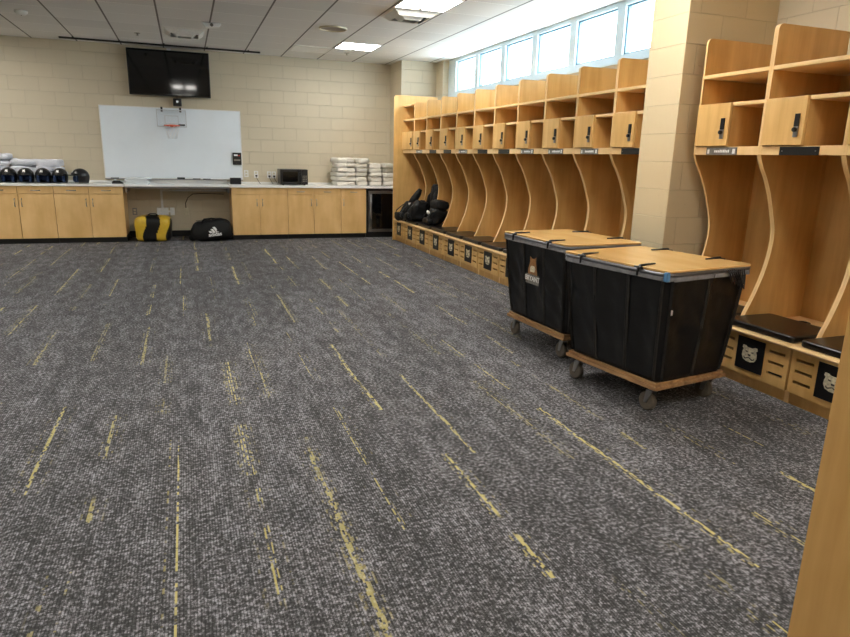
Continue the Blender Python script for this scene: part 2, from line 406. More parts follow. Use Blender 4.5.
# ------------------------------------------------------------------ lockers
UF = 3.46; P = .58; FX = 3.31
CURVE = [(0, 1.46), (.035, 1.385), (.085, 1.31), (.14, 1.20), (.188, 1.07), (.216, .98), (.222, .90), (.212, .80), (.190, .70), (.156, .60), (.115, .50), (.080, .43), (.055, .375)]
def fine(cv):   # Catmull-Rom
    out = []
    for i in range(len(cv)-1):
        p0 = cv[max(i-1, 0)]; p1 = cv[i]; p2 = cv[i+1]; p3 = cv[min(i+2, len(cv)-1)]
        for s in range(3):
            t = s/3
            out.append(tuple(.5*((2*p1[k])+(-p0[k]+p2[k])*t+(2*p0[k]-5*p1[k]+4*p2[k]-p3[k])*t*t+(-p0[k]+3*p1[k]-3*p2[k]+p3[k])*t**3) for k in (0, 1)))
    return out+[cv[-1]]
CURVE = fine(CURVE)
TOPZ = 2.24; DEPTH = .60
def side_profile():
    pts = [(DEPTH, 0.0), (DEPTH, TOPZ)]
    r = .035
    for i in range(7):
        a = rad(90+90*i/6); pts.append((r+r*cos(a), TOPZ-r+r*sin(a)))
    pts += CURVE
    pts += [(.058, .338), (-.118, .338), (-.118, 0.0)]
    return pts
def hull_faces(mb, prof, y0, y1, faces_mi=0, edge_mi=1):
    """side panel: veneer faces plus pale edge banding; the outline is triangulated so concave edges stay clean"""
    n = len(prof)
    from mathutils.geometry import tessellate_polygon
    tri = tessellate_polygon([[Vector((p[0], p[1], 0)) for p in prof]])
    vs = [(p[0], y0, p[1]) for p in prof]+[(p[0], y1, p[1]) for p in prof]
    mb.add(vs, [tuple(t) for t in tri]+[tuple(i+n for i in t[::-1]) for t in tri], faces_mi)
    for i in range(n):
        j = (i+1) % n; mb.add([vs[i], vs[j], vs[j+n], vs[i+n]], [(0, 1, 2, 3)], edge_mi)
def dog_emblem(mb, cx, cz, s, x, mi=0):
    """a small pale hound-head crest, raised; drawn in the y-z plane facing -x"""
    out = [(-.78, .42), (-.96, .55), (-.88, .82), (-.55, .80), (-.28, .66), (.28, .66), (.55, .80), (.88, .82), (.96, .55), (.78, .42), (.90, .10), (.92, -.30), (.70, -.66), (.25, -.82), (-.25, -.82), (-.70, -.66), (-.92, -.30), (-.90, .10)]
    mb.prism([(cx+a*s, cz+b*s) for a, b in out], 'x', x-.002, x)
    return mb
def locker(w, label, y_near, plate='grey', group=None, end=False, loc=None, rz=0, wide_door=False, cushion=True):
    t = empty('locker', label, 'locker', loc or (UF, y_near, 0), rz, group)
    th = .016
    prof = side_profile()
    for k, (a, b) in enumerate(((.0005, th), (w-th, w-.0005))):
        m = MB()
        if end and k == (0 if end == 'near' else 1):
            pr = [(DEPTH, 0), (DEPTH, 2.385), (-.12, 2.385), (-.135, 2.38), (-.148, 2.37), (-.158, 2.35), (-.16, 2.33), (-.16, 0)]
            if end == 'near': a, b = -.010, th
            else: b = w+.008
            hull_faces(m, pr, a, b)
            m.build('end_panel', ['maple' if end == 'far' else 'maple_in', 'edge'], t)
        else:
            hull_faces(m, prof, a, b); m.build('side_panel', ['maple_in', 'edge'], t)
    a, b = th, w-th
    MB().box(.585, .598, a, b, .362, 1.97).build('back_panel', 'maple_in', t)
    MB().box(0, .585, a, b, 1.971, 1.995, 0).build('top_shelf', 'edge', t, bevel=.002)
    MB().box(.001, .585, a, b, 1.776, 1.799).build('middle_shelf', 'edge', t, bevel=.002)
    MB().box(.02, .585, a, b, 1.49, 1.513).build('lower_shelf', 'maple_in', t)
    if end == 'far':
        MB().box(0, .585, a, b, 2.20, 2.222).build('high_shelf', 'edge', t, bevel=.002)
        MB().box(.585, .598, a, b, 1.97, 2.222).build('high_back', 'maple_in', t)
    MB().box(.0, .02, a, b, 1.459, 1.513).build('front_rail', 'edge', t, bevel=.002)
    dw = .295 if not wide_door else w-2*th-.02
    d1 = b-.002; d0 = d1-dw
    if not wide_door:
        MB().box(.002, .585, d0, d0+.018, 1.513, 1.776).build('compartment_side', 'maple_in', t)
    d = MB().box(-.020, -.001, d0, d1, 1.517, 1.797).build('door', 'maple', t, bevel=.003)
    lk = MB(); yc = d0+.048; lk.box(-.030, -.020, yc-.015, yc+.015, 1.625, 1.698, 0); lk.box(-.028, -.020, yc-.015, yc+.015, 1.563, 1.625, 1)
    lk.tube([(-.028, yc, 1.606), (-.045, yc, 1.606)], .013, 12, 0)
    lk.build('lock', ['blackplastic', 'steel'], d, bevel=.001)
    # name plate
    n1 = b-(.112 if plate == 'grey' else .140); n0 = n1-.270
    if n0 < a+.02: n0 = a+.02
    nm = 'greyplate' if plate == 'grey' else 'blackplastic'
    if plate:
        npl = MB().box(-.006, 0, n0, n1, 1.458, 1.508).build('nameplate', nm, t, bevel=.001)
        m = MB()
        if plate == 'grey':
            yy = n1-.075
            rnd = random.Random(int(abs(y_near)*100))
            while yy > n0+.06:
                cw = rnd.uniform(.009, .014)
                hz = rnd.choice((.018, .018, .015)); m.box(-.0072, -.006, yy-cw, yy, 1.474, 1.474+hz); yy -= cw+.004
            m.build('lettering', 'ink', npl)
            MB().box(-.0072, -.006, n0+.012, n0+.035, 1.466, 1.498).build('crest', 'ink', npl); MB().box(-.0072, -.006, n1-.03, n1-.012, 1.466, 1.494).build('crest', 'ink', npl)
        else:
            for yy in (n0+.02, n1-.02): m.tube([(-.0061, yy, 1.483), (-.0085, yy, 1.483)], .004, 10)
            m.build('screw', 'steel', npl)
    # hook rail
    hk = MB(); hk.box(.27, .30, .05, .27, 1.468, 1.49); hk.build('hook_rail', 'blackplastic', t)
    hh = MB(); yc = .17
    hh.tube([(.285, yc, 1.468), (.285, yc, 1.44), (.275, yc+.004, 1.425), (.258, yc+.006, 1.42), (.245, yc+.006, 1.432)], .006, 8)
    hh.tube([(.285, yc, 1.455), (.285, yc-.012, 1.425), (.285, yc-.03, 1.418), (.285, yc-.045, 1.43)], .005, 8)
    hh.build('hook', 'blackplastic', t)
    # bench
    pr = [(.585, .339), (.585, .362), (-.150, .362), (-.158, .359), (-.163, .351), (-.158, .342), (-.150, .339)]
    m = MB(); m.prism(pr, 'y', a if end == 'near' else .002, (b if end == 'far' else w-.002)); m.build('bench_top', 'edge', t)
    # bench front with real ventilation slots
    m = MB(); fa, fb = .008, w-.008; cy = w/2; pw = .105
    sl = [(fa, fa+.028), None]
    ycells = []
    gapw = (cy-pw-fa)
    s0, s1 = fa+gapw*.18, fa+gapw*.82; s2, s3 = fb-gapw*.82, fb-gapw*.18
    zsl = [(.140, .157), (.208, .225), (.276, .293)]
    xa, xb = -.137, -.119
    m.box(xa, xb, fa, s0, .076, .338); m.box(xa, xb, s1, s2, .076, .338); m.box(xa, xb, s3, fb, .076, .338)
    for (u0, u1) in ((s0, s1), (s2, s3)):
        zz = .076
        for z0, z1 in zsl: m.box(xa, xb, u0, u1, zz, z0); zz = z1
        m.box(xa, xb, u0, u1, zz, .338)
    m.build('bench_front', 'maple', t)
    MB().box(-.112, -.10, .002, w-.002, 0, .076).build('toe_board', 'maple_in', t)
    pl = MB().box(-.143, -.1371, cy-pw, cy+pw, .112, .322).build('emblem_plate', 'blackplastic', t, bevel=.001)
    m = dog_emblem(MB(), cy, .222, .062, -.1431); em_ = m.build('emblem', 'cream', pl)
    q_ = .062; m = MB()
    m.prism([(cy+q_*a, .222+q_*b) for a, b in ((-.2, -.02), (.2, -.02), (.13, -.2), (-.13, -.2))], 'x', -.1463, -.1452)
    for sg in (-1, 1):
        m.prism([(cy+q_*sg*a, .222+q_*b) for a, b in ((.22, .24), (.52, .30), (.48, .16), (.26, .14))], 'x', -.1463, -.1452)
        m.prism([(cy+q_*sg*a, .222+q_*b) for a, b in ((.02, -.32), (.5, -.5), (.62, -.3), (.66, -.52), (.45, -.62), (.02, -.44))], 'x', -.1463, -.1452)
    m.build('emblem_marks', 'ventdark', pl)
    if cushion:
        m = MB(); m.prism(rrect(-.12, .29, .022, w-.022, .035), 'z', .3625, .405); m.build('cushion', 'cushion', t, bevel=.012, seg=3)
    return t
Y0 = 10.62
plates = [None, 'grey', 'black', 'black', 'grey', 'black', 'black', 'grey', 'grey', 'grey', 'black']
labs = ['wooden locker in the far corner with a tall plain end panel and full width door',
 'open wooden locker with a black bag slumped in it, second from the far corner',
 'wooden locker with a black pack and white patch, third from the far corner',
 'empty wooden locker just nearer than the one holding the black pack, black name plate',
 'empty wooden locker with grey lettered name plate, between two black-plated ones near the far end',
 'empty curved wooden locker, sixth from the far corner',
 'empty curved wooden locker, seventh from the far corner',
 'empty curved wooden locker, eighth from the far corner, above the far cart corner',
 'locker with grey lettered plate, third before the block pillar, behind the far cart',
 'locker with grey lettered plate, next to last before the block pillar',
 'locker with black name plate partly hidden by the block pillar']
for i in range(10):
    locker(P, labs[i], Y0-(i+1)*P, plates[i], 'wooden lockers beyond the pillar', end='far' if i == 0 else False, wide_door=(i == 0))
locker(.495, labs[10], 4.325, 'black', 'wooden lockers beyond the pillar')
YA = 3.827
locker(P, 'near side locker right after the pillar, grey lettered plate, mostly behind the large cart', YA-P, 'grey', 'wooden lockers nearer than the pillar')
locker(P, 'large near locker with full seat cushion in view and black roll on its bench', YA-2*P, 'black', 'wooden lockers nearer than the pillar')
locker(P, 'near locker at the right edge, its cushion partly hidden by the close end panel', YA-3*P, 'black', 'wooden lockers nearer than the pillar')
# nearest run stands on the near wall; its end panel fills the lower right of the picture
locker(P, 'closest locker whose tall plain end panel fills the lower right edge', 0, 'grey', end='near', loc=(1.402, .832, 0), rz=-PI/2)

# roll of black tape on the bench
t = empty('tape_roll', 'small black tape roll lying on the bench of the large near locker', 'tape', (3.80, 3.00, .362))
m = MB(); R1, R0, n = .04, .022, 28
for a, b in ((R1, R1), ):
    vs = []
    for q in range(n):
        c, s = cos(2*PI*q/n), sin(2*PI*q/n); vs += [(R1*c, R1*s, 0), (R1*c, R1*s, .028), (R0*c, R0*s, .028), (R0*c, R0*s, 0)]
    fs = [(4*q+k, 4*((q+1) % n)+k, 4*((q+1) % n)+(k+1) % 4, 4*q+(k+1) % 4) for q in range(n) for k in range(4)]
    m.add(vs, fs)
m.build('tape', 'rubber', t, bevel=.002)
m = MB(); m.tube([(cos(2*PI*q/20)*.0215, sin(2*PI*q/20)*.0215, .014) for q in range(20)], .0015, 6, closed=True); m.build('core', 'ivory', t)

# bags in the far lockers
def pack(loc, rz, label, R3, lean, seed=0, patch=None, group=None):
    t = empty('backpack', label, 'bag', loc, rz, group)
    rx, ry, rz_ = R3
    def fn(p): return (p.x+lean*(p.z+rz_), p.y, p.z)
    m = MB(); m.blob((0, 0, rz_), R3, .58, .045, 8, seed, 40, 24, fn=fn); m.build('body', 'bag', t)
    m = MB(); m.blob((-rx*.75, ry*.1, rz_*.45), (rx*.5, ry*.75, rz_*.42), .7, .03, 10, seed+2, nu=24, nv=12); m.build('front_pocket', 'bag', t)
    for sy in (-1, 1):
        m = MB(); m.tube([(lean*1.8*rz_, sy*ry*.4, 1.85*rz_), (lean*rz_-rx*.75, sy*ry*.45, 1.6*rz_), (-rx*1.0, sy*ry*.5, 1.05*rz_), (-rx*1.15, sy*ry*.55, .5*rz_), (-rx*1.0, sy*ry*.6, .06)], .009, 8); m.build('strap', 'blackplastic', t)
    m = MB(); m.tube([(lean*2*rz_-.02, -.04, 1.93*rz_), (lean*2*rz_-.03, 0, 2.03*rz_), (lean*2*rz_-.02, .04, 1.93*rz_)], .008, 8); m.build('top_handle', 'blackplastic', t)
    if patch:
        m = MB(); m.blob(patch, (.02, .05, .028), .9, .02, 16, seed, nu=16, nv=10); m.build('white_patch', 'towel', t)['label'] = 'white cloth patch'
    return t
def duffel(loc, rz, label, L, W, H, seed, logo=False):
    t = empty('duffel_bag', label, 'bag', loc, rz)
    def fn(p):
        z = p.z; s = 1-.22*max(0, z/H)
        return (p.x*s, p.y*(1-.25*max(0, z/H)), z)
    m = MB(); m.blob((0, 0, H/2), (L/2, W/2, H/2), .55, .03, 6, seed, nu=40, nv=20, fn=fn); m.build('body', 'bag', t)
    return t
pk = pack((3.45, 10.31, .3625), .2, 'black bag leaning back in the corner locker with a white tag', (.15, .17, .16), .5, 1, (-.0, -.10, .27))
m = MB(); m.tube([(.06, -.02, .26), (.12, -.05, .36), (.17, -.08, .45), (.20, -.10, .52)], [.06, .065, .055, .03], 14); m.build('top_sleeve', 'bag', pk)
pk = pack((3.42, 9.78, .4055), -.1, 'black bag slumped forward on the bench of the second locker from the corner', (.14, .20, .155), .25, 5)
t = empty('hanging_jacket', 'black jacket hanging at the back of the second locker from the corner', 'jacket', (3.70, 9.63, .43))
m = MB()
prof = [(.0, .07, .04), (.12, .10, .06), (.3, .11, .07), (.42, .10, .07), (.52, .085, .06), (.56, .05, .035)]
vs = []; n = 20
for q, (z, a, b) in enumerate(prof):
    for j in range(n):
        th = 2*PI*j/n; r = 1+.18*sin(5*th+q*.7); vs.append((b*cos(th)*r, a*sin(th)*r, z))
m.add(vs, [(i*n+j, i*n+(j+1) % n, (i+1)*n+(j+1) % n, (i+1)*n+j) for i in range(len(prof)-1) for j in range(n)]+[tuple(range(n))[::-1], tuple(range((len(prof)-1)*n, len(prof)*n))], 0, True)
m.build('body', 'bag', t)
for sy in (-1, 1):
    m = MB(); m.tube([(-.01, sy*.07, .44), (-.05, sy*.11, .36), (-.07, sy*.13, .28), (-.06, sy*.13, .08)], [.03, .045, .04, .035], 10); m.build('sleeve', 'bag', t)
m = MB(); m.tube([(0, 0, .55), (0, 0, .80), (.0, .0, 1.0)], .004, 6); m.build('hanging_loop', 'bag', t)
pk = pack((3.50, 9.17, .4055), .0, 'black pack with white patch standing in the third locker from the corner', (.12, .17, .13), .3, 9, (-.10, -.02, .19))
m = MB(); m.blob((.08, -.02, .30), (.11, .17, .07), .55, .03, 9, 4, 28, 14); m.build('upper_roll', 'bag', pk)

# ------------------------------------------------------------------ laundry carts
def cart(loc, rz, label, W, L, logo, seed):
    t = empty('laundry_cart', label, 'cart', loc, rz)
    H0, H1 = .192, .812
    bw, bl = W-.125, L-.11
    # dolly deck
    m = MB(); m.box(-bw/2, bw/2, -bl/2, bl/2, .172, .190); m.build('deck', 'deckwood', t, bevel=.003)
    m = MB()
    for sx in (-1, 1): m.box(sx*(bw/2-.05), sx*(bw/2+.012), -bl/2-.012, bl/2+.012, .150, .172)
    for sy in (-1, 1): m.box(-bw/2+.05, bw/2-.05, sy*(bl/2-.06), sy*(bl/2+.012), .150, .172)
    m.build('dolly_frame', 'deckwood', t, bevel=.003)
    for sx in (-1, 1):
        for sy in (-1, 1):
            cx, cy = sx*(bw/2-.045), sy*(bl/2-.06)
            f = MB(); f.box(cx-.032, cx+.032, cy-.032, cy+.032, .144, .150); f.cyl((cx, cy, .128), (cx, cy, .144), .020, 14)
            for a, b in ((cx-.024, cx-.020), (cx+.020, cx+.024)): f.prism([(cy-.022, .126), (cy+.022, .126), (cy+.034, .050), (cy+.014, .050)], 'x', a, b)
            f.box(cx-.024, cx+.024, cy-.022, cy+.022, .124, .129)
            fo = f.build('caster', 'steel', t)
            wl = MB(); wl.tube([(cx-.018, cy+.022, .0555), (cx-.013, cy+.022, .0555), (cx+.013, cy+.022, .0555), (cx+.018, cy+.022, .0555)], [.046, .055, .055, .046], 28)
            wl.cyl((cx-.0195, cy+.022, .0555), (cx+.0195, cy+.022, .0555), .013, 12); wl.build('wheel', 'wheel', fo)
    # vinyl bag
    def peri(w, l, r, n):   # n points with arc-length spacing, returns (x,y,nx,ny,s)
        seg = []; pts = rrect(-w/2, w/2, -l/2, l/2, r, 8); pts.append(pts[0])
        d = [0]
        for i in range(len(pts)-1): d.append(d[-1]+math.dist(pts[i], pts[i+1]))
        out = []
        k = 0
        for i in range(n):
            s = d[-1]*i/n
            while d[k+1] < s: k += 1
            f = (s-d[k])/(d[k+1]-d[k]); x = pts[k][0]+(pts[k+1][0]-pts[k][0])*f; y = pts[k][1]+(pts[k+1][1]-pts[k][1])*f
            tx, ty = pts[k+1][0]-pts[k][0], pts[k+1][1]-pts[k][1]; q = math.hypot(tx, ty); out.append((x, y, ty/q, -tx/q, s))
        return out
    n = 160; LV = 22; vs = []
    posts = []
    def width_at(f): return (bw-.02+(W-bw+.0)*f**.8, bl-.01+(L-bl-.02)*f**.8)
    for lv in range(LV+1):
        f = lv/LV; z = H0+(H1-H0)*f; w_, l_ = width_at(f)
        for (x, y, nx, ny, s) in peri(w_, l_, .05, n):
            # sag between the corner and mid posts
            if abs(nx) > .9: u = (y/(l_/2)); ps = (-1, -1/3, 1/3, 1)
            elif abs(ny) > .9: u = (x/(w_/2)); ps = (-1, 0, 1)
            else: u = None
            off = 0
            if u is not None:
                for a, b in zip(ps[:-1], ps[1:]):
                    if a <= u <= b: off = -.014*sin(PI*(u-a)/(b-a))**2*sin(PI*min(1, f*1.02))**.6
            q = Vector((x*5, y*5, z*3.2+seed*4)); off += .014*noise.noise(q)*sin(PI*f)
            q = Vector((x*14+z*7, y*14-z*6, z*5+seed)); off += .007*noise.noise(q)*sin(PI*f)
            if u is not None: off += .005*sin(s*26+z*30+4*noise.noise(Vector((s*3, z*4, seed))))*sin(PI*f)*(.5+noise.noise(Vector((s*2, z*2, seed+5))))
            vs.append((x+nx*off, y+ny*off, z))
    fs = [(i*n+j, i*n+(j+1) % n, (i+1)*n+(j+1) % n, (i+1)*n+j) for i in range(LV) for j in range(n)]
    m = MB(); m.add(vs, fs, 0, True); m.add([vs[j] for j in range(n)], [tuple(range(n))]); bag = m.build('canvas_bag', 'vinyl', t)
    # seam bindings along the posts
    w0, l0 = width_at(0); w1, l1 = width_at(1)
    def strip(x0, y0, x1, y1, nx, ny, ww=.011):
        m = MB(); tx, ty = -ny, nx; K = 14; vs = []
        for q in range(K+1):
            f = q/K; g = f**.8; x = x0+(x1-x0)*g; y = y0+(y1-y0)*g; z = H0+.01+(H1-H0-.03)*f
            for a, b in ((-ww, -.004), (-ww, .007), (-ww*.55, .009), (-ww*.45, .005), (ww*.45, .005), (ww*.55, .009), (ww, .007), (ww, -.004)):
                vs.append((x+tx*a+nx*b, y+ty*a+ny*b, z))
        c = 8
        m.add(vs, [(i*c+j, i*c+(j+1) % c, (i+1)*c+(j+1) % c, (i+1)*c+j) for i in range(K) for j in range(c)]+[tuple(range(c)), tuple(range(K*c, K*c+c))])
        m.build('seam_binding', 'vinylseam', t)
    for sx in (-1, 1):
        for u in (-1/3, 1/3): strip(sx*w0/2, u*l0/2, sx*w1/2, u*l1/2, sx, 0)
        for u in (-.93, .93): strip(sx*w0/2, u*l0/2, sx*w1/2, u*l1/2, sx, 0, .006)
    for sy in (-1, 1):
        strip(0, sy*l0/2, 0, sy*l1/2, 0, sy)
        for u in (-.88, .88): strip(u*w0/2, sy*l0/2, u*w1/2, sy*l1/2, 0, sy, .005)
    # rim: steel tube plus grey wrap
    rp = rrect(-W/2-.004, W/2+.004, -L/2+.006, L/2-.006, .055, 8)
    m = MB(); m.tube([(a, b, 0.8170) for a, b in rp], .0105, 10, closed=True); m.build('rim_tube', 'galv', t)
    n2 = len(rp); vs = []
    for q, (a, b) in enumerate(rp):
        r = 1.012+.006*sin(q*1.7); vs += [(a*.985, b*.985, 0.8110), (a*r, b*r, 0.8040), (a*(r+.002), b*(r+.002), 0.7840+.004*sin(q*2.1)), (a*.985, b*.985, 0.7820)]
    m = MB(); m.add(vs, [(4*q+k, 4*((q+1) % n2)+k, 4*((q+1) % n2)+(k+1) % 4, 4*q+(k+1) % 4) for q in range(n2) for k in range(4)]); m.build('rim_wrap', 'greyfabric', t)
    # plywood lid
    m = MB(); m.prism(rrect(-W/2-.002, W/2+.002, -L/2+.004, L/2-.004, .03, 5), 'z', 0.8285, 0.8405); m.build('lid', 'ply', t, bevel=.002)
    # lid clips
    for (cx, cy, dx, dy) in ((-W/2, L*.27, 1, .35), (-W/2, -L*.27, 1, .45), (W/2, L*.25, -1, .2), (W/2, -L*.22, -1, -.2)):
        m = MB(); m.tube([(cx+dx*.13, cy+dy*.05, 0.8450), (cx+dx*.05, cy+dy*.02, 0.8460), (cx-dx*.012, cy, 0.8440), (cx-dx*.028, cy, 0.8270), (cx-dx*.028, cy, 0.7920)], [.004, .006, .009, .009, .006], 8)
        m.tube([(cx-dx*.02, cy-.03, 0.8370), (cx-dx*.02, cy+.03, 0.8370)], .006, 8)
        m.build('lid_clip', 'blackplastic', t)
    return t
c2 = cart((2.695, 4.17, 0), rad(2.5), 'farther black laundry cart with plywood lid and a brown hound emblem on its side', .64, .89, True, 3)
# emblem on the far cart (left long side)
g = MB(); Wx = -.306
out = [(-.62, -.75), (-.60, .05), (-.42, .55), (-.44, .95), (-.18, .82), (.12, .84), (.38, .98), (.40, .55), (.48, .1), (.62, -.25), (.60, -.75)]
sc_ = .10; cy0, cz0 = -.02, .60
g.prism([(cy0-a*sc_, cz0+b*sc_) for a, b in out], 'x', Wx-.012, Wx-.009, 0)
g.prism([(cy0-a*sc_*.5, cz0+.012+b*sc_*.35) for a, b in [(-.6, -.8), (-.7, 0), (-.4, .5), (.4, .5), (.7, 0), (.5, -.8)]], 'x', Wx-.0135, Wx-.012, 1)
em = g.build('emblem', ['cream', 'brown'], c2)
em.data.materials[0] = M['brown']; em.data.materials[1] = M['cream']
g2 = MB(); g2.box(Wx-.014, Wx-.0125, cy0-.095, cy0+.085, cz0-.105, cz0-.035); pl = g2.build('emblem_banner', 'greyplate', c2)
R = Matrix.Translation((Wx-.0148, cy0-.005, cz0-.066)) @ Matrix(((0, 0, -1, 0), (-1, 0, 0, 0), (0, 1, 0, 0), (0, 0, 0, 1)))
text_obj('lettering', 'BRYANT', .052, .0006, 'ink', pl, R, .0012)
c1 = cart((2.632, 3.135, 0), rad(9), 'nearer black laundry cart with plywood lid and a strip of blue tape at its corner', .70, .835, False, 8)
W1, L1 = .70, .835
m = MB(); m.box(-W1/2-.02, -W1/2+.006, -L1/2-.006, -L1/2+.022, 0.7850, 0.8350); m.build('blue_tape', 'bluetape', c1, bevel=.006)['label'] = 'strip of blue tape'
m = MB(); m.box(-W1/2+.075, -W1/2+.10, -L1/2-.004+.035, -L1/2+.04, 0.5870, 0.6220); m.build('white_tag', 'ink', c1)
m = MB()
for q in range(5):
    a = .10+.018*q; m.tube([(a, -L1/2+.0, 0.8220), (a+.015, -L1/2-.022, 0.8070), (a+.05+.01*q, -L1/2-.02, 0.7470-.01*q), (a+.085, -L1/2-.018, 0.7820), (a+.09, -L1/2-.004, 0.8170)], .004, 6)
m.build('cord_knot', 'blackplastic', c1)
m = MB(); m.tube([(.0, -L1/2-.014, 0.8070), (-.01, -L1/2-.014, 0.7470), (.0, -L1/2-.008, 0.6670)], .002, 5)
m.build('cord_end', 'blackplastic', c1)

# ------------------------------------------------------------------ back wall cabinets
YC = 10.97; ZC = .889
def cabinet(x0, x1, label, doors, drawers, hside, group):
    """doors: split positions; drawers: list of (x0,x1,handle)"""
    t = empty('base_cabinet', label, 'cabinet', ((x0+x1)/2, YC, 0), 0, group); cx = (x0+x1)/2
    m = MB(); m.box(x0-cx+.0015, x1-cx-.0015, .06, .655, .10, ZC-.038); m.box(x0-cx+.0015, x0-cx+.012, .021, .06, .10, ZC-.038); m.box(x1-cx-.012, x1-cx-.0015, .021, .06, .10, ZC-.038); m.build('body', 'cabmaple', t)
    MB().box(x0-cx+.0015, x1-cx-.0015, .06, .60, 0, .10).build('toe_kick', 'baseblack', t)
    for (a, b, side) in doors:
        d = MB().box(a-cx+.003, b-cx-.003, 0, .019, .082, .738).build('door', 'cabmaple', t, bevel=.0015)
        hx = (b-cx-.045) if side > 0 else (a-cx+.045)
        m = MB(); m.tube([(hx, 0, .665), (hx, -.028, .662), (hx, -.030, .61), (hx, -.028, .558), (hx, 0, .555)], .006, 8); m.build('handle', 'chrome', d)
    for (a, b, hd) in drawers:
        d = MB().box(a-cx+.003, b-cx-.003, 0, .019, ZC-.143, ZC-.042).build('drawer', 'cabmaple', t, bevel=.0015)
        if hd:
            hx = (a+b)/2-cx; m = MB(); m.tube([(hx-.06, 0, .792), (hx-.055, -.028, .79), (hx, -.03, .79), (hx+.055, -.028, .79), (hx+.06, 0, .792)], .006, 8); m.build('handle', 'chrome', d)
    return t
g = 'pale maple base cabinets along the back wall'
cabinet(-1.867, -.925, 'pale maple double-door cabinet directly left of the open desk space', [(-1.867, -1.397, 1), (-1.397, -.925, -1)], [(-1.867, -1.397, 1), (-1.397, -.925, 1)], 0, g)
cabinet(-2.80, -1.867, 'pale maple cabinet under the helmets at the left edge', [(-2.80, -2.334, 1), (-2.334, -1.867, -1)], [(-2.80, -2.334, 1), (-2.334, -1.867, 1)], 0, g)
cabinet(.672, 1.571, 'pale maple double-door cabinet with one wide plain top panel, right of the black duffel', [(.672, 1.113, 1), (1.113, 1.571, -1)], [(.672, 1.571, 0)], 0, g)
cabinet(1.571, 2.475, 'pale maple cabinet with two drawers beneath the counter between microwave and towels', [(1.571, 2.008, 1), (2.008, 2.475, -1)], [(1.571, 2.008, 1), (2.008, 2.475, 1)], 0, g)
cabinet(2.475, 2.925, 'narrow single-door maple cabinet directly left of the glass-fronted cooler', [(2.475, 2.925, -1)], [(2.475, 2.925, 1)], 0, g)
def counter(x0, x1, label):
    t = empty('countertop', label, 'countertop', ((x0+x1)/2, YC, ZC), 0); cx = (x0+x1)/2
    MB().box(x0-cx, x1-cx, -.025, .668, -.037, 0).build('slab', 'white', t, bevel=.004)
    MB().box(x0-cx, x1-cx, .654, .668, .0005, .03).build('back_lip', 'white', t, bevel=.002)
counter(-2.82, -.905, 'white laminate countertop on the left, carrying the helmets and white uniforms')
counter(.655, 3.54, 'white laminate countertop on the right, carrying the microwave and towels')
t = empty('desk_shelf', 'white wall-hung desktop under the whiteboard between the two counters', 'desk', (-.125, YC, .878))
MB().box(-.775, .775, -.02, .66, -.022, -.0).build('desktop', 'white', t, bevel=.003)
MB().box(-.775, .775, .640, .66, .0005, .07).build('back_lip', 'white', t, bevel=.003)
MB().box(-.775, .775, .0, .02, -.05, -.0225).build('apron', 'steel', t, bevel=.002)
for sx in (-1, 1): MB().box(sx*.76-.01, sx*.76+.01, .05, .64, -.12, -.0225).build('bracket', 'steel', t)
# beverage cooler
t = empty('beverage_cooler', 'black under-counter cooler with steel-framed dark glass door beside the lockers', 'cooler', (3.215, YC, 0))
MB().box(-.28, .28, .03, .64, .085, .825).build('body', 'blackplastic', t)
MB().box(-.28, .28, .06, .62, 0, .085).build('toe_grille', 'baseblack', t)
d = MB(); d.box(-.25, -.19, -.01, .03, .10, .81); d.box(.20, .26, -.01, .03, .10, .81); d.box(-.19, .20, -.01, .03, .765, .81); d.box(-.19, .20, -.01, .03, .10, .15); d = d.build('door', 'steel', t, bevel=.002)
MB().box(-.19, .20, .0, .01, .15, .765).build('glass', 'darkglass', d)
m = MB(); m.tube([(-.22, -.01, .74), (-.22, -.045, .73), (-.22, -.045, .20), (-.22, -.01, .19)], .009, 8); m.build('handle', 'steel', d)

# ------------------------------------------------------------------ whiteboard, television, hoop
t = empty('whiteboard', 'large blank whiteboard mounted on the block wall under the television', 'whiteboard', (-.153, YB, .965))
MB().box(-1.055, 1.055, -.022, -.004, .0, 1.10).build('surface', 'board', t)
m = MB(); m.box(-1.07, 1.07, -.028, -.003, 1.10, 1.112); m.box(-1.07, -1.055, -.028, -.003, 0, 1.10); m.box(1.055, 1.07, -.028, -.003, 0, 1.10); m.box(-1.07, 1.07, -.028, -.003, -.014, 0); m.build('frame', 'whiteplastic', t, bevel=.002)
m = MB(); m.prism([(-.028, -.014), (-.028, -.024), (-.10, -.024), (-.105, -.010), (-.10, -.018)], 'x', -1.06, 1.06); m.build('marker_tray', 'steel', t)
t = empty('television', 'black flat-screen television tilted down high on the back wall', 'television', (-.148, YB, 2.59))
b_ = bpy.data.objects
tv = MB(); tv.box(-.606, .606, -.022, .022, -.342, .342, 0); o = tv.build('bezel', 'blackplastic', t, bevel=.006, loc=(0, -.115, 0), rot=(rad(.3), 0, 0))
MB().box(-.594, .594, -.0245, -.0222, -.325, .330).build('screen', 'screen', o)
m = MB(); m.box(-.20, .20, -.03, -.002, -.18, .18); m.box(-.16, -.12, -.10, -.03, -.12, .12); m.box(.12, .16, -.10, -.03, -.12, .12); m.build('wall_mount', 'steel', t)
m = MB(); m.box(-.02, .04, -.10, -.06, .345, .375); m.build('top_bracket', 'whiteplastic', t)
t = empty('camera_box', 'small black box fixed between the television and the whiteboard', 'camera', (-.06, YB, 2.16))
MB().box(-.065, .065, -.10, -.003, -.055, .06).build('body', 'blackplastic', t, bevel=.008)
m = MB(); m.tube([(0, -.10, .01), (0, -.106, .01)], .022, 18); m.build('lens', 'screen', t)
m = MB(); m.tube([(.0, -.03, .06), (.0, -.03, .12), (-.05, -.03, .16), (-.12, -.02, .15)], .004, 6); m.build('cable', 'blackplastic', t)
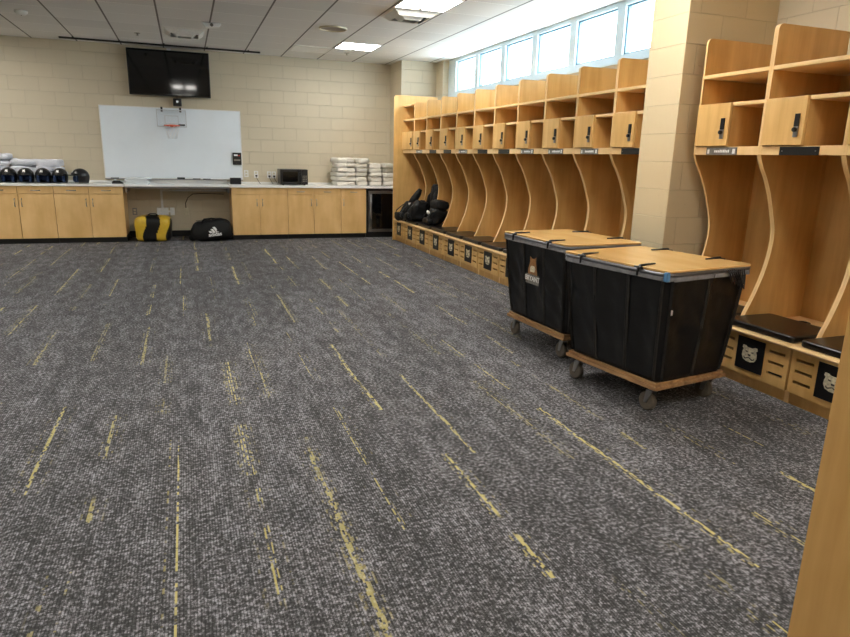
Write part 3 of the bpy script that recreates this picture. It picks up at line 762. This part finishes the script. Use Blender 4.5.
t = empty('toy_basketball_hoop', 'small clear-board toy hoop with orange rim hung over the whiteboard top', 'basketball hoop', (-.165, YB-.075, 1.91))
MB().box(-.222, .222, -.003, .003, -.13, .13).build('backboard', 'acrylic', t)
m = MB()
def rectframe(m, x0, x1, z0, z1, w, ya, yb):
    m.box(x0, x1, ya, yb, z0, z0+w); m.box(x0, x1, ya, yb, z1-w, z1); m.box(x0, x0+w, ya, yb, z0+w, z1-w); m.box(x1-w, x1, ya, yb, z0+w, z1-w)
rectframe(m, -.225, .225, -.133, .133, .012, -.006, .005); m.build('board_edge', 'trimgrey', t)
m = MB(); rectframe(m, -.105, .105, -.09, .045, .012, -.0055, -.0032); m.build('target_square', 'trimgrey', t)
m = MB(); n = 28; m.tube([(.115*cos(2*PI*q/n), -.135+.115*sin(2*PI*q/n), -.115) for q in range(n)], .008, 8, closed=True); m.box(-.05, .05, -.022, -.006, -.135, -.095); rm = m.build('rim', 'orange', t)
m = MB()
for q in range(10):
    a0 = 2*PI*q/10
    for dr in (1, -1):
        m.tube([((.113-.045*f)*cos(a0+dr*f*1.0), -.135+(.113-.045*f)*sin(a0+dr*f*1.0), -.12-.20*f) for f in (0, .33, .66, 1.)], .0022, 4)
m.build('net', 'ink', rm)
m = MB()
for sx in (-1, 1): m.box(sx*.14-.015, sx*.14+.015, .005, .012, .10, .168); m.box(sx*.14-.015, sx*.14+.015, .005, .074, .168, .174)
m.box(.10, .20, -.02, -.006, -.11, -.085, 0); m.build('hanger', 'blackplastic', t)
t = empty('eraser_holder', 'black caddy with a white and red marking stuck on the right of the whiteboard', 'marker caddy', (.83, YB-.0225, 1.30))
MB().box(-.072, .072, -.035, -.0005, -.10, .10).build('case', 'blackplastic', t, bevel=.006)
MB().box(-.05, .05, -.055, -.035, -.035, -.01).build('clip', 'steel', t)
m = MB(); m.box(-.05, .01, -.0365, -.035, .045, .07); m.build('white_sticker', 'ink', t); m = MB(); m.box(.012, .05, -.0365, -.035, .045, .06); m.build('red_sticker', 'red', t)
# tray and desk items
t = empty('whiteboard_eraser', 'black felt eraser lying on the whiteboard tray', 'eraser', (-.08, YB-.075, .949))
MB().box(-.06, .06, -.024, .024, 0, .018).build('felt', 'blackplastic', t); MB().box(-.06, .06, -.024, .024, .018, .032).build('back', 'blackplastic', t, bevel=.004)
for q, (mx, mc, lab) in enumerate([(.16, 'blackplastic', 'black marker on the whiteboard tray just right of the eraser'), (.32, 'blackplastic', 'black marker on the whiteboard tray, furthest right of the eraser'), (-1.08, 'blackplastic', 'black marker at the left end of the whiteboard tray')]):
    t = empty('marker', lab, 'marker', (mx, YB-.075, .957))
    m = MB(); m.cyl((-.055, 0, 0), (.03, 0, 0), .008, 12); m.build('barrel', mc, t); m = MB(); m.cyl((.031, 0, 0), (.065, 0, 0), .009, 12); m.build('cap', 'blackplastic', t)
t = empty('paper_stack', 'white binder and loose sheets stacked at the left end of the desk', 'papers', (-.80, 11.28, ZC+.0005))
rr = random.Random(3)
t.location = (-.72, 11.22, .8785)
for q in range(4):
    o = MB().box(-.16, .16, -.12, .12, .0+q*.027, .024+q*.027).build('binder', 'paper', t, bevel=.003, rot=(0, 0, rr.uniform(-.25, .25)), loc=(rr.uniform(-.03, .03), 0, .001))
t = empty('tape_dispenser', 'small dark dispenser on the left counter corner by the papers', 'dispenser', (-1.0, 11.12, ZC))
m = MB(); m.prism([(-.08, 0), (.08, 0), (.08, .02), (.03, .045), (-.05, .05), (-.08, .03)], 'y', -.03, .03); m.build('body', 'blackplastic', t, bevel=.004)
m = MB(); m.cyl((-.03, -.02, .05), (-.03, .02, .05), .018, 16); m.build('roll', 'paper', t)
t = empty('flat_sheet', 'flat white sheet lying on the desk in front of the whiteboard', 'paper', (-.36, 11.30, .8785))
MB().box(-.17, .17, -.12, .12, 0, .004).build('sheet', 'paper', t)
t = empty('small_speaker', 'small black speaker box at the right counter end below the whiteboard caddy', 'speaker', (.77, 11.33, ZC))
MB().box(-.088, .088, -.05, .05, 0, .105).build('cabinet', 'blackplastic', t, bevel=.008)
MB().box(-.078, .078, -.053, -.0505, .01, .095).build('grille', plain('speaker cloth', (26, 26, 28), .9, scale=300, var=.5), t)
# microwave
t = empty('microwave', 'black countertop microwave on the right counter', 'microwave', (1.71, 11.12, ZC))
MB().box(-.23, .23, 0, .36, .012, .262).build('body', 'blackplastic', t, bevel=.006)
d = MB().box(-.228, .120, -.018, -.001, .016, .258).build('door', 'blackplastic', t, bevel=.003)
MB().box(-.19, .06, -.0205, -.0182, .055, .22).build('door_glass', 'darkglass', d)
m = MB(); m.tube([(.095, -.018, .22), (.095, -.04, .215), (.095, -.04, .06), (.095, -.018, .055)], .007, 8); m.build('handle', 'blackplastic', d)
d = MB().box(.124, .228, -.016, -.001, .016, .258).build('control_panel', 'blackplastic', t, bevel=.002)
m = MB()
for r in range(4):
    for c in range(3): m.box(.14+c*.026, .158+c*.026, -.0175, -.016, .06+r*.028, .078+r*.028)
m.build('keypad', 'greyplate', d)
for sx in (-.18, .18):
    m = MB(); m.cyl((sx, .05, 0), (sx, .05, .012), .014, 12); m.cyl((sx, .30, 0), (sx, .30, .012), .014, 12); m.build('foot', 'rubber', t)
# outlets
def outlet(x, z, label, plugs=False, mat='whiteplastic'):
    t = empty('wall_outlet', label, 'outlet', (x, YB, z))
    MB().box(-.036, .036, -.008, -.0015, -.058, .058).build('cover', mat, t, bevel=.002)
    m = MB(); m.box(-.017, .017, -.0105, -.008, .008, .038); m.box(-.017, .017, -.0105, -.008, -.038, -.008); m.build('socket', 'ivory' if mat != 'ivory' else 'whiteplastic', t)
    if plugs:
        m = MB(); m.box(-.016, .016, -.045, -.0105, -.036, -.01); m.tube([(0, -.04, -.03), (0, -.07, -.06), (.03, -.09, -.12), (.06, -.12, -.166), (.12, -.14, -.168)], .004, 6); m.build('plug', 'blackplastic', t)
    return t
outlet(.975, 1.055, 'white wall outlet closest to the whiteboard, above the right counter', False)
outlet(1.14, 1.045, 'white wall outlet with a cord, second from the whiteboard', True)
outlet(1.36, 1.04, 'white wall outlet left of the microwave, third from the whiteboard', True)
outlet(1.44, 1.04, 'white outlet right behind the left corner of the microwave', True)
outlet(-.83, .42, 'grey-plated outlet low on the wall under the desk at the left', False, 'steel')
# conduit under the desk
t = empty('cable_raceway', 'white surface raceway with two boxes on the wall under the desk', 'raceway', (-.40, YB, .42))
MB().box(-.09, .09, -.06, -.0015, -.062, .062).build('junction_box', 'whiteplastic', t, bevel=.004)
MB().box(.115, .185, -.05, -.0015, -.062, .062).build('junction_box', 'whiteplastic', t, bevel=.004)
m = MB(); m.box(-.02, .015, -.03, -.0015, .062, .36); m.box(.015, 1.03, -.03, -.0015, .33, .36); m.build('channel', 'whiteplastic', t, bevel=.003)
m = MB(); m.box(.09, .115, -.03, -.0015, -.015, .015); m.build('link', 'whiteplastic', t)
t = empty('junction_box', 'beige box with a looping cord, under the desk right of the raceway', 'electrical box', (-.035, YB, .42))
MB().box(-.034, .034, -.05, -.0015, -.058, .058).build('box_body', 'ivory', t, bevel=.004)
m = MB(); m.tube([(0, -.03, .058), (0, -.035, .14), (.04, -.05, .23), (.12, -.06, .29), (.30, -.06, .30), (.62, -.06, .29)], .006, 8); m.build('cord', 'ventdark', t)

# ------------------------------------------------------------------ things on the floor under the desk
t = empty('foam_block', 'gold and black swirled padded block on the floor under the desk', 'padded seat', (-.535, 11.12, 0), rad(-4))
m = MB(); nu, nv = 180, 70; hx, hy, hz = .265, .22, .20
def pw(a, k): return math.copysign(abs(a)**k, a)
vs = []; 
for i in range(nv+1):
    ph = -PI/2+PI*i/nv
    for j in range(nu):
        th = 2*PI*j/nu; ze = -1+2*i/nv; rr_ = max(.02, 1-abs(ze)**7)**.25*(1+.02*sin(ze*4)); vs.append((rr_*pw(cos(th), .45)*hx, rr_*pw(sin(th), .45)*hy, hz+ze*hz+(.012*cos(3*th) if ze > .6 else 0)*max(0, ze-.6)))
for i in range(nv):
    for j in range(nu):
        q = (i*nu+j, i*nu+(j+1) % nu, (i+1)*nu+(j+1) % nu, (i+1)*nu+j)
        c = [sum(vs[k][a] for k in q)/4 for a in range(3)]
        u = c[0]+.035*sin(c[2]*13+.6)
        if c[1] > .1: u = -u
        mi = 1 if (-.11 < u < .09 or u > .225) else 0
        m.add([vs[k] for k in q], [(0, 1, 2, 3)], mi, True)
m.build('pad', ['yellow', 'vinyl'], t)
m = MB(); m.tube([(-.07, 0, .405), (-.04, 0, .425), (.04, 0, .425), (.07, 0, .405)], .010, 8); m.build('handle', 'vinylseam', t)
t = empty('duffel_bag', 'black duffel bag with white three-bar logo on the floor under the desk', 'bag', (.345, 11.02, 0), rad(-3))
def fn(p):
    h = p.z/.17; return (p.x*(1-.16*max(0, h)), p.y*(1-.3*max(0, h)), p.z+.02*sin(p.x*9))
m = MB(); m.blob((0, 0, .172), (.315, .19, .165), .5, .022, 6, 4, nu=48, nv=24, fn=fn); bd = m.build('body', 'bag', t)
m = MB(); m.blob((-.29, -.06, .055), (.07, .07, .05), .8, .015, 8, 2, nu=16, nv=10); m.build('end_strap', 'bag', t)
for s_ in (-1, 1):
    m = MB(); m.tube([(-.16, s_*.09-.02, .28), (-.12, s_*.07, .335), (0, s_*.03, .352), (.12, s_*.07, .335), (.17, s_*.09-.02, .27)], .012, 8); m.build('handle', 'bag', t)
m = MB(); m.tube([(-.24, 0, .315), (0, 0, .345), (.24, 0, .315)], .005, 6); m.build('zip', 'vinylseam', t)
# logo: three slanted bars and the word
m = MB()
for q in range(3):
    x0 = -.075+q*.05; h = .035+q*.028
    a = [(x0, .0), (x0+.04, .0), (x0+.04-h*.55, h), (x0-h*.55, h)]
    m.add([(p[0], 0, p[1]) for p in a]+[(p[0], -.003, p[1]) for p in a], [(0, 1, 2, 3), (4, 7, 6, 5), (0, 4, 5, 1), (1, 5, 6, 2), (2, 6, 7, 3), (3, 7, 4, 0)])
lg = m.build('logo', 'ink', t, loc=(.045, -.193, .145), rot=(rad(-9), rad(-7), 0))
text_obj('lettering', 'adidas', .082, .0015, 'ink', lg, Matrix.Translation((0, -.001, -.028)) @ Matrix.Rotation(PI/2, 4, 'X'), .002)

# ------------------------------------------------------------------ folded cloth
def cloth(w, d, h, seed, mat, name, nf=2, amp=.010):
    m = MB(); nu, nv = 36, 12
    def fn(p):
        g = 1+.055*sin(p.z/h*PI*nf*2+seed)
        sag = .012*noise.noise(Vector((p.x*6+seed, p.y*6, seed*.7)))
        return (p.x*g, p.y*g, p.z*(1+.15*noise.noise(Vector((p.x*5, p.y*5, seed)))) + sag)
    m.blob((0, 0, h/2), (w/2, d/2, h/2), .38, amp, 11, seed, nu, nv, fn=fn)
    return m.mesh(name, [mat])
protoT = [cloth(.215, .36, .078, s*1.7+1, 'towel', 'folded_towel') for s in range(5)]
rt = random.Random(11)
cols = [(2.51, 11.28, 6, .10, .16), (2.675, 11.30, 6, -.04, .2), (2.90, 11.31, 6, .05, .2), (3.155, 11.32, 5, -.06, .24), (3.40, 11.34, 5, .08, .2)]
cname = ['in the leftmost column', 'in the second column from left', 'in the middle column', 'in the fourth column from left', 'in the column against the lockers']
lev = ['bottom', 'second from bottom', 'third from bottom', 'fourth from bottom', 'fifth from bottom', 'top']
for ci, (cx, cy, nn, rz, _) in enumerate(cols):
    z = ZC+.001
    for q in range(nn):
        o = bpy.data.objects.new('folded_towel', protoT[(q+ci*2) % 5]); C.objects.link(o)
        top = (q == nn-1)
        sx = 1.0 if ci != 3 else 1.12
        o.scale = (sx*rt.uniform(.93, 1.03), rt.uniform(.95, 1.03), 1.12 if top else .96)
        o.location = (cx+rt.uniform(-.012, .012), cy+rt.uniform(-.02, .02), z); o.rotation_euler = (0, 0, rz+rt.uniform(-.12, .12))
        z += .077
        tag(o, 'folded white towel, %s, %s' % ('top' if top else lev[q], cname[ci]), 'towel', 'folded white towels on the right counter')
# white uniforms piled behind the helmets
protoJ = [cloth(.40, .34, .085, s*2.3+2, 'jersey', 'folded_uniform', 3, .024) for s in range(4)]
pj = [(-2.62, 11.36, 5, 'left pile'), (-2.27, 11.38, 4, 'middle pile'), (-1.93, 11.37, 4, 'right pile')]
for ci, (cx, cy, nn, nmz) in enumerate(pj):
    z = ZC+.002
    for q in range(nn):
        o = bpy.data.objects.new('folded_uniform', protoJ[(q+ci) % 4]); C.objects.link(o)
        o.scale = (rt.uniform(.82, .98), rt.uniform(.95, 1.02), 1.0 if q < nn-1 else 1.25)
        o.location = (cx+rt.uniform(-.02, .02), cy, z); o.rotation_euler = (rt.uniform(-.03, .03), rt.uniform(-.05, .05), rt.uniform(-.3, .3)); z += .078
        tag(o, 'folded white uniform, %s of the %s behind the helmets' % ('top' if q == nn-1 else lev[q], nmz), 'uniform', 'folded white uniforms on the left counter')

# helmets
def helmet_meshes():
    A, Bd, Hh = .108, .130, .112; cz = .095
    m = MB(); nu, nv = 48, 20; vs = []; keep = []
    def pt(i, j, k=1.):
        ph = PI/2-(PI*.80)*i/nv; th = 2*PI*j/nu
        r = cos(ph) if ph > -.25 else cos(-.25)*(1-.18*(-.25-ph))
        z = sin(ph)*Hh if ph > 0 else sin(ph)*Hh*.95
        return (A*k*r*sin(th), -Bd*k*r*cos(th), max(cz+z*k, .002))
    def openq(i, j):
        th = (j+.5)/nu*360; th = th if th <= 180 else 360-th
        zf = (i+.5)/nv
        return th < 58 and zf > .50+.05*(1-(th/58))
    for k, flip in ((1., False), (.90, True)):
        vs = [pt(i, j, k) for i in range(nv+1) for j in range(nu)]
        fs = [(i*nu+j, i*nu+(j+1) % nu, (i+1)*nu+(j+1) % nu, (i+1)*nu+j) for i in range(nv) for j in range(nu) if not openq(i, j)]
        m.add(vs, fs, 0, True)
    shell = m.mesh('helmet_shell', ['blackplastic'])
    # vertices never used by the opening are removed
    bm = bmesh.new(); bm.from_mesh(shell); bmesh.ops.delete(bm, geom=[v for v in bm.verts if not v.link_faces], context='VERTS'); bm.to_mesh(shell); bm.free()
    v = MB()
    vis = [(sin(rad(a))*A*1.02, -cos(rad(a))*Bd*1.02-(.03*cos(rad(a*1.4))), cz+.012+.008*cos(rad(a*1.4))) for a in range(-58, 59, 6)]
    v.tube(vis, .007, 8); visor = v.mesh('visor', ['blackplastic'])
    p = MB()
    for sx in (-1, 1): p.blob((sx*.062, -.035, .062), (.022, .05, .045), .6, 0, nu=14, nv=8)
    p.blob((0, .06, .085), (.06, .03, .05), .6, 0, nu=14, nv=8)
    pad = p.mesh('padding', ['blue'])
    l = MB(); K = 4
    pts = []
    for a in range(K+1):
        for b in range(K+1):
            th = rad(-11+22*b/K); ph = rad(28+22*a/K); r = 1.012
            pts.append((A*r*cos(ph)*sin(th), -Bd*r*cos(ph)*cos(th), cz+Hh*r*sin(ph)))
    l.add(pts, [(a*(K+1)+b, a*(K+1)+b+1, (a+1)*(K+1)+b+1, (a+1)*(K+1)+b) for a in range(K) for b in range(K) if not (b == 1 and a in (0, 3)) ], 0, True)
    badge = l.mesh('badge', ['ink'])
    return shell, visor, pad, badge
HM = helmet_meshes()
hl = [(-2.66, 0, 'black helmet cut off by the left edge of the picture'), (-2.44, 0, 'first whole black helmet from the left edge, white badge on its brow'), (-2.22, 0, 'second whole black helmet from the left edge, facing the room'), (-1.995, 0, 'third whole black helmet from the left edge, facing the room'), (-1.775, .12, 'fourth whole black helmet, immediately left of the sideways one'), (-1.505, 1.1, 'rightmost black helmet, turned sideways on the left counter')]
for (hx, rz, lab) in hl:
    t = empty('helmet', lab, 'helmet', (hx, 11.09, ZC), rz, 'black helmets on the left counter')
    for me, nm in zip(HM, ('shell', 'visor', 'padding', 'badge')):
        o = bpy.data.objects.new(nm, me); C.objects.link(o); o.parent = t
    t.rotation_euler = (0, 0, -rz); t.scale = (1, 1, 1.08)

# ------------------------------------------------------------------ world, portals, camera
wd = bpy.data.worlds.new('daylight'); bpy.context.scene.world = wd; wd.use_nodes = True
bg = wd.node_tree.nodes['Background']; bg.inputs[0].default_value = (.80, .92, 1., 1); bg.inputs[1].default_value = 6.5
la = bpy.data.lights.new('window_portal', 'AREA'); la.shape = 'RECTANGLE'; la.size = 6.3; la.size_y = .52; la.cycles.is_portal = True
lo = bpy.data.objects.new('window_portal', la); C.objects.link(lo); lo.location = (4.40, 7.49, 2.69); lo.rotation_euler = (0, rad(90), 0)
lo.rotation_euler = Matrix(((0, 0, 1), (1, 0, 0), (0, 1, 0))).to_euler()

cam = bpy.data.cameras.new('camera'); co = bpy.data.objects.new('camera', cam); C.objects.link(co)
yaw, pit, rol = .3552, .2457, .0249
fw = Vector((sin(yaw)*cos(pit), cos(yaw)*cos(pit), -sin(pit))); rt_ = Vector((cos(yaw), -sin(yaw), 0)); up = rt_.cross(fw)
r2 = rt_*cos(rol)+up*sin(rol); u2 = up*cos(rol)-rt_*sin(rol)
mt = Matrix((r2, u2, -fw)).transposed().to_4x4(); mt.translation = (0, 0, 1.3877); co.matrix_world = mt
cam.sensor_width = 36; cam.lens = 639.43/850*36; cam.clip_start = .02
sc = bpy.context.scene; sc.camera = co
sc.view_settings.view_transform = 'Standard'; sc.view_settings.look = 'None'; sc.view_settings.gamma = 1; sc.view_settings.use_curve_mapping = False
sc.view_settings.exposure = 1.5
sc.cycles.use_denoising = True; sc.cycles.max_bounces = 10; sc.cycles.diffuse_bounces = 5; sc.cycles.sample_clamp_indirect = 6
